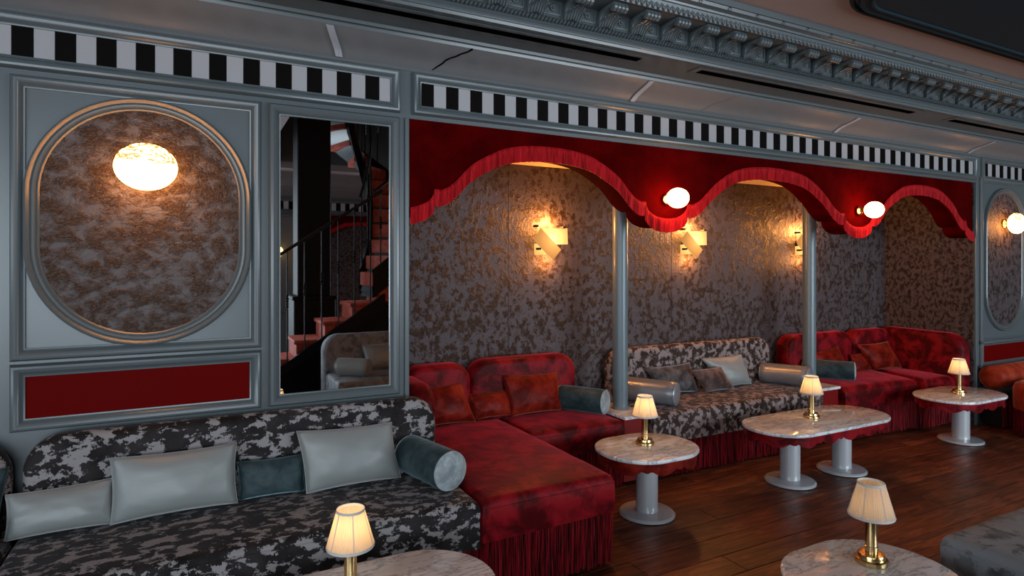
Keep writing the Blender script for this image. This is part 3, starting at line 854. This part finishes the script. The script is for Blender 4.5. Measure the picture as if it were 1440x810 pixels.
bolster((4.88, 4.14, .600), (5.02, 3.74, .612), .094, LEATHER, LEATHER, 'silver leather bolster on the flecked sofa by the second column')
bolster((5.43, 4.11, .605), (5.69, 3.75, .605), .090, TEAL, TEAL_LIT, 'dark grey-teal bolster behind the second column')

# ---- cushions
def cushion(c4, T, mat, label, seed, group='cushions'):
    BL, BR, TR, TL = [Vector(p) for p in c4]
    n = (BR-BL).cross(TL-BL).normalized()
    if n.y > 0: n = -n
    NX, NY = 22, 16; bm = B(); grids = []
    for side in (1, -1):
        G = []
        for j in range(NY+1):
            v = j/NY*2-1; row = []
            for i in range(NX+1):
                u = i/NX*2-1
                edge = (i in (0, NX)) or (j in (0, NY))
                if side == -1 and edge: row.append(grids[0][j][i]); continue
                uu = u*(1-.045*(1-v*v)) if abs(u) > 0 else u; vv = v*(1-.07*(1-u*u))
                s, t = (uu+1)/2, (vv+1)/2
                p = BL*(1-s)*(1-t)+BR*s*(1-t)+TR*s*t+TL*(1-s)*t
                h = 1.12*T*((1-abs(u)**2.3)**.62)*((1-abs(v)**2.3)**.62)
                sag = 1+.14*(-v)
                crease = .007*noise.noise((u*2.5+seed, v*2.5, side))+.007*noise.noise((u*6+seed, v*3, side+4))*(abs(u)**2)*(1-u*u*.8)+.003*noise.noise((u*3, v*8+seed, side+9))*(v*v)
                if edge: crease = .003*noise.noise((u*4, v*4, seed)); 
                row.append(bm.verts.new(p+n*(side*h*sag+crease)))
            G.append(row)
        grids.append(G)
        for j in range(NY):
            for i in range(NX):
                q = (G[j][i], G[j][i+1], G[j+1][i+1], G[j+1][i])
                bm.faces.new(q if side == 1 else q[::-1])
    bmesh.ops.recalc_face_normals(bm, faces=bm.faces)
    G = grids[0]
    edge = [G[0][i].co.copy() for i in range(NX)]+[G[j][NX].co.copy() for j in range(NY)]+[G[NY][i].co.copy() for i in range(NX, 0, -1)]+[G[j][0].co.copy() for j in range(NY, 0, -1)]
    base = (BL+BR)/2
    s = thing('cushion', label, 'cushion', base, group)
    obj('cover', bm, mat, s, 180)
    bm = B(); tube(bm, edge, .0016, 5, True); obj('edge_seam', bm, mat, s, 180)
def sh(c4, dn=0, dz=0): return [(u, n+dn, z+dz) for u, n, z in c4]
cushion(sh([(-.691, 3.18, .519), (-.314, 3.18, .521), (-.313, 3.235, .705), (-.699, 3.235, .692)], -.02), .052, SATIN, 'small silver satin cushion at the far end of the long grey sofa', 1)
cushion(sh([(-.328, 3.20, .517), (.179, 3.20, .523), (.177, 3.25, .795), (-.335, 3.25, .795)], -.045), .062, SATIN, 'large silver satin cushion below the red wall panel', 2)
cushion(sh([(.186, 3.21, .523), (.49, 3.21, .517), (.494, 3.25, .695), (.174, 3.25, .70)], -.03), .045, TEAL, 'small dark teal velvet cushion between the two big silver cushions', 3)
cushion(sh([(.485, 3.18, .518), (.965, 3.18, .522), (.935, 3.25, .803), (.448, 3.25, .815)], -.045), .062, SATIN, 'large pale silver satin cushion next to the teal bolster', 4)
cushion([(-1.02, 3.18, .522), (-.718, 3.18, .518), (-.691, 3.24, .80), (-1.01, 3.24, .79)], .05, TEAL, 'dark teal velvet cushion at the end of the neighbouring sofa', 5)
cushion([(-.98, 3.08, .512), (-.685, 3.08, .512), (-.70, 3.13, .62), (-.98, 3.13, .625)], .035, TEAL, 'low dark teal cushion lying in front of another on the neighbouring sofa', 6)
cushion([(1.41, 4.03, .52), (1.80, 4.03, .51), (1.715, 4.11, .80), (1.35, 4.11, .77)], .06, RUST, 'rust velvet cushion against the left arm of the first corner sofa'.replace('left ', 'near '), 7)
cushion([(1.80, 4.06, .52), (2.12, 4.06, .52), (2.10, 4.12, .70), (1.765, 4.12, .70)], .045, RUST, 'small rust velvet cushion between two larger ones on the first corner sofa', 8)
cushion([(2.085, 4.04, .512), (2.535, 4.04, .512), (2.54, 4.12, .80), (2.045, 4.12, .815)], .06, RUST, 'rust velvet cushion beside the teal bolster on the first corner sofa', 9)
cushion([(3.55, 4.08, .525), (3.99, 4.08, .51), (3.95, 4.15, .765), (3.43, 4.15, .755)], .055, GREYV, 'dark grey velvet cushion next to the leather bolster by the first column', 10)
cushion([(3.99, 3.99, .52), (4.34, 3.99, .515), (4.24, 4.06, .72), (3.87, 4.06, .715)], .045, BROWNV, 'small brown-grey velvet cushion in front on the flecked sofa', 11)
cushion([(4.34, 4.08, .515), (4.66, 4.08, .518), (4.61, 4.16, .79), (4.09, 4.16, .79)], .058, SATIN, 'silver satin cushion on the flecked sofa', 12)
cushion([(5.62, 4.05, .52), (6.06, 4.05, .515), (5.98, 4.12, .79), (5.55, 4.12, .74)], .055, RUST, 'rust velvet cushion behind the dark bolster on the far corner sofa', 13)
cushion([(6.14, 4.03, .52), (6.53, 4.03, .515), (6.42, 4.10, .70), (6.14, 4.10, .69)], .04, RUST, 'small rust velvet cushion in the middle of the far corner sofa', 14)
cushion([(6.40, 3.98, .525), (6.88, 3.98, .51), (6.75, 4.07, .80), (6.20, 4.07, .80)], .06, RUST, 'large rust velvet cushion by the far alcove wall', 15)

# ================================================================ cocktail tables and lamps
def table(cx, cy, a, b, peds, label, r=None, zt=.45, am=None):
    t = thing('cocktail_table', label, 'table', (cx, cy, 0), 'marble cocktail tables')
    bm = B(); prism(bm, stadium(cx, cy, a, b, 14, r), zt-.026, zt, 'z', .009, 3); obj('marble_top', bm, MARBLE, t, 40)
    path = stadium(cx, cy, a-.018, b-.018, 14, (r or b)-.018)
    pts = []; P = path+[path[0]]
    for i in range(len(P)-1):
        A_, B_ = Vector(P[i]), Vector(P[i+1]); k = max(1, int((B_-A_).length/.012))
        for j in range(k): pts.append(A_.lerp(B_, j/k))
    tot = 0; S = [0]
    for i in range(1, len(pts)+1): tot += (pts[i % len(pts)]-pts[i-1]).length; S.append(tot)
    nl = max(6, round(tot/.235)); bm = B(); rows = []
    for i, p in enumerate(pts):
        ph = S[i]/tot*nl % 1
        if ph < .22: d = .062-.016*sin(pi*ph/.22)*-1-.016
        d = .045+(.034*sin(pi*(ph-.25)/.75)**.8 if ph > .25 else .014*sin(pi*ph/.25))
        q = Vector((cx, cy)); inn = p+(q-p).normalized()*.009
        rows.append([bm.verts.new((p.x, p.y, zt-.026)), bm.verts.new((p.x, p.y, zt-.026-d)), bm.verts.new((inn.x, inn.y, zt-.026-d)), bm.verts.new((inn.x, inn.y, zt-.026))])
    for i in range(len(rows)):
        j = (i+1) % len(rows)
        for k in range(3): bm.faces.new((rows[i][k], rows[j][k], rows[j][k+1], rows[i][k+1]))
    obj('scalloped_apron', bm, am or RUST, t, 40)
    for (px, py) in peds:
        bm = B(); lathe(bm, [(.072, .02), (.072, zt-.027)], (px, py, 0), 32); pd = obj('pedestal', bm, ENAMEL, t, 40)
        bm = B(); lathe(bm, [(.170, .0), (.182, .006), (.182, .016), (.172, .024), (.074, .030)], (px, py, 0), 48); obj('base_disc', bm, ENAMEL, pd, 30)
table(2.645, 3.175, .345, .285, [(2.645, 3.172)], 'small marble cocktail table in front of the first column', .27)
table(4.29, 3.125, .685, .275, [(3.995, 3.14), (4.59, 3.13)], 'long marble cocktail table on two grey pedestals in front of the flecked sofa', am=RED)
table(6.28, 3.12, .46, .275, [(6.34, 3.14)], 'marble cocktail table in front of the far corner sofa', am=RED)
table(2.32, 1.46, .34, .275, [(2.30, 1.46)], 'marble cocktail table in the near foreground beside the grey ottoman', .26)
table(.57, 2.195, .47, .275, [(.57, 2.195)], 'marble cocktail table in front of the long grey sofa')
def table_lamp(u, n, label, z=.45, src=None, power=1.0, rot=0):
    if src is not None:
        c = copy_tree(src, (u, n, z), label); c.rotation_euler = (0, 0, rot)
        for ch in c.children:
            if ch.type == 'LIGHT': ch.data = ch.data.copy(); ch.data.energy = power
        return c
    t = thing('table_lamp', label, 'lamp', (u, n, z), 'brass table lamps with pleated shades')
    c = (u, n, z)
    bm = B(); lathe(bm, [(.060, 0), (.062, .003), (.062, .016), (.060, .019), (.051, .020), (.050, .034), (.048, .038), (.024, .039)], c, 40); obj('base', bm, BRASS, t, 30)
    bm = B(); lathe(bm, [(.0245, .038), (.0245, .066), (.0225, .068), (.0225, .205)], c, 24); obj('stem', bm, BRASS, t, 30)
    z0, z1, r0, r1 = .192, .318, .083, .048
    def w(r, zz, th): return r*(1+.016*cos(60*th)+.006*cos(23*th+1))
    bm = B(); lathe(bm, [(r0, z0), (r1, z1)], c, 240, cap=False, wave=w); obj('shade', bm, SHADE, t, 180)
    for rr, zz in ((r0+.001, z0), (r1+.001, z1)):
        bm = B(); lathe(bm, [(rr+.0005, zz-.005), (rr+.002, zz), (rr, zz+.005), (rr-.002, zz), (rr+.0005, zz-.005)], c, 48, cap=False)
        obj('shade_trim', bm, FILMSTRIP, t, 60)
    bm = B()
    for k in range(6):
        a = k*pi/3+.35
        tube(bm, [(u+r0*1.012*cos(a), n+r0*1.012*sin(a), z+z0), (u+r1*1.015*cos(a), n+r1*1.015*sin(a), z+z1)], .0016, 5)
    obj('shade_rib', bm, FILMSTRIP, t, kind='stuff')
    bm = B(); ellipsoid(bm, (u, n, z+.225), .016, .016, .024, 12, 8); obj('bulb', bm, BULB, t, 180)
    l = bpy.data.lights.new('lamp_bulb', 'POINT'); l.energy = power; l.color = (1, .68, .36); l.shadow_soft_size = .028
    o = bpy.data.objects.new('lamp_bulb', l); COL.objects.link(o); o.parent = t; o.location = (0, 0, .262)
    return t
L0 = table_lamp(2.66, 3.21, 'small brass table lamp on the table before the first column', power=.42)
table_lamp(4.28, 3.17, 'small brass table lamp on the long marble table', src=L0, power=.42, rot=.4)
table_lamp(6.27, 3.12, 'small brass table lamp on the far table by the third arch', src=L0, power=.42, rot=.2)
table_lamp(2.415, 1.52, 'dim brass table lamp on the near table beside the grey ottoman', src=L0, power=.035, rot=.9)
table_lamp(.495, 2.215, 'glowing brass table lamp in front of the long grey sofa', src=L0, power=.42, rot=.1)

# ================================================================ the side of the room seen in the mirror
M2 = 2*W
s = thing('sofa', 'grey mottled sofa seen reflected in the tall mirror', 'sofa', (2.1, .4, 0))
bm = B(); cushion_grid(bm, quad(1.22, 2.75, .10, .77), .27, .50, .03, .012, 21); obj('seat', bm, JAC4, s, 60)
bm = B(); backrest(bm, 1.19, 2.75, -.02, .16, .28, .90, .17); obj('backrest', bm, JAC4, s, 60)
bm = B(); box(bm, 1.24, 2.73, .02, .74, .02, .275); obj('plinth', bm, BLACKW, s)
bolster((1.30, .38, .60), (1.56, .58, .60), .09, SATIN, SATIN, 'silver bolster seen in the mirror on the grey sofa')
cushion([(1.62, .28, .52), (2.05, .28, .52), (2.02, .20, .80), (1.58, .20, .78)], .055, SATIN, 'silver satin cushion seen in the mirror behind the bolster', 30)
bm = B(); box(bm, 1.12, 1.52, -1.55, -1.15, 1.25, 5.4, .01); p = tag(obj('pillar', bm, BLACKW), 'square black pillar seen in the mirror behind the staircase', 'pillar')
bm = B(); box(bm, 1.07, 1.57, -1.60, -1.10, 0, 1.23, .01); box(bm, 1.05, 1.59, -1.62, -1.08, 1.20, 1.25, .01); obj('pedestal', bm, BLACKW, p)
st = thing('staircase', 'black staircase with red carpeted steps reflected in the mirror', 'staircase', (1.0, -.8, 0))
nN, nF = -.42, -1.02         # near (towards the mirror) and far edge of the straight flight
CARPET = velvet('rust_stair_carpet', (.30, .06, .04), (.48, .12, .085), 12, .5, .6)
for k in range(-4, 4):
    u = 1.0+.31*k; z = .79+.2*k
    if z < .05: continue
    bm = B(); box(bm, u-.02, u+.33, nF, nN, z-.045, z, .012, 2); box(bm, u+.005, u+.30, nF+.01, nN-.01, z-.2, z-.045); obj('step', bm, CARPET, st)
bm = B(); prism(bm, [(.15, .0), (2.0, 1.10), (2.0, 1.30), (.06, .0)], nN, nN+.05, 'y', .004, 1); obj('stringer', bm, BLACKW, st)
bm = B(); prism(bm, [(2.75, .0), (2.75, 1.2), (2.0, 1.2), (.15, .0)], nN-.03, nN-.005, 'y'); obj('side_panel', bm, BLACKW, st)
uz = lambda u: .52+(u-.84)*.667
bm = B(); tube(bm, [(.3, nN+.02, uz(.3)+1.24), (1.2, nN+.02, uz(1.2)+1.24), (1.98, nN+.02, uz(1.98)+1.24)], .018, 10); obj('handrail', bm, IRON, st, 60)
def baluster(x, y, z0, z1):
    bm = B(); tube(bm, [(x, y, z0), (x, y, z1)], .0085, 6)
    zm = (z0*.45+z1*.55)
    for dz in (-.06, -.03, 0, .03, .06): lathe(bm, [(.009, dz-.012), (.019, dz), (.009, dz+.012)], (x, y, zm), 10)
    obj('baluster', bm, IRON, st, 60)
for k in range(7):
    u = .72+k*.185; baluster(u, nN+.02, uz(u)-.02, uz(u)+1.24)
# winding upper flight
cxs, cys = 1.86, -1.22
def hel(r, t): return (cxs+r*sin(t), cys+r*cos(t))
def zh(t): return 1.55+t*.60
rail = []; sof0 = []; sof1 = []
K = 12
for k in range(K):
    t0 = k*pi*1.3/K; t1 = (k+1)*pi*1.3/K; z = zh(t0)
    a, b, c, d = hel(.2, t0), hel(.8, t0), hel(.8, t1), hel(.2, t1)
    bm = B(); prism(bm, [a, b, c, d], z-.17, z, 'z', .008, 1); obj('step', bm, CARPET, st)
def ribbon(r0, r1, z0, z1, name, mat, th=1.3*pi):
    bm = B(); n = 24; rows = []
    for i in range(n+1):
        t = th*i/n; z = zh(t)
        rows.append([bm.verts.new((*hel(r0, t), z+z0)), bm.verts.new((*hel(r1, t), z+z0)), bm.verts.new((*hel(r1, t), z+z1)), bm.verts.new((*hel(r0, t), z+z1))])
    for i in range(n):
        for k in range(4): bm.faces.new((rows[i][k], rows[i][(k+1) % 4], rows[i+1][(k+1) % 4], rows[i+1][k]))
    bmesh.ops.recalc_face_normals(bm, faces=bm.faces); obj(name, bm, mat, st, 40)
ribbon(.15, .21, -.30, .04, 'inner_stringer', BLACKW); ribbon(.79, .84, -.30, .03, 'outer_stringer', BLACKW); ribbon(.20, .8, -.30, -.24, 'soffit', PAINT)
bm = B(); tube(bm, [(*hel(.81, pi*1.3*i/24), zh(pi*1.3*i/24)+.95) for i in range(25)], .018, 8); obj('handrail', bm, IRON, st, 60)
bm = B(); tube(bm, [(*hel(.18, pi*1.3*i/24), zh(pi*1.3*i/24)+.95) for i in range(25)], .016, 8); obj('handrail', bm, IRON, st, 60)
for k in range(14):
    t = .12+k*.27; x, y = hel(.81, t); baluster(x, y, zh(t), zh(t)+.94)
    if k % 2 == 0: x, y = hel(.18, t); baluster(x, y, zh(t), zh(t)+.94)
# panelling of the opposite wall
frieze_n = NF
NEG = lambda P: [(o, -d) for o, d in P]
frieze(.45, 3.6, .45, 'trim_5', NF, -1)
bm = B(); moulding(bm, rect(.95, 1.5, .9, 2.43), NEG(PROF), NF); obj('panel_frame', bm, PAINT, wf, 35)
bm = B(); moulding(bm, rect(.5, .82, .9, 2.43), NEG(PROF), NF); obj('panel_frame', bm, PAINT, wf, 35)
bm = B(); extr(bm, [(NF, 2.78), (NF+.05, 2.80), (NF+.16, 2.87), (NF+.2, 2.88), (NF+.2, 2.92), (NF+.3, 2.98), (NF+.34, 3.05), (NF+.36, 3.14)], .4, 3.7); struct('trim_6', bm, PAINT2, smooth=30)
V2 = thing('valance', 'red scalloped valance on the opposite wall seen in the mirror', 'valance', (2.6, NF, 2.0))
pts = [(1.62, 2.48), (1.62, 1.95), (1.75, 2.0), (1.82, 2.1), (2.0, 2.2), (2.3, 2.35), (2.6, 2.38), (2.9, 2.35), (3.2, 2.2), (3.38, 2.1), (3.45, 2.0), (3.58, 1.95), (3.58, 2.48)]
bm = B(); prism(bm, pts, NF+.005, NF+.05, 'y'); obj('velvet_board', bm, REDV, V2)
bm = B(); tube(bm, [(u, NF+.055, z-.03) for u, z in pts[1:-1]], .035, 8); obj('fringe', bm, FRINGE2, V2, 60)
bm = B(); box(bm, 1.62, 3.58, NF, NF+.004, .0, 2.4); obj('wallpaper_panel', bm, WP, wf)
Lm = thing('wall_lamp', 'warm globe lamp on the opposite wall seen in the mirror', 'lamp', (1.22, NF, 1.95))
bm = B(); ellipsoid(bm, (1.22, NF+.12, 1.85), .06, .06, .08); obj('glass_globe', bm, emit('lit_amber_globe', (1, .5, .15), 8), Lm, 180)
bm = B(); box(bm, 1.20, 1.24, NF, NF+.10, 1.84, 1.86); obj('stem', bm, BRASS, Lm)
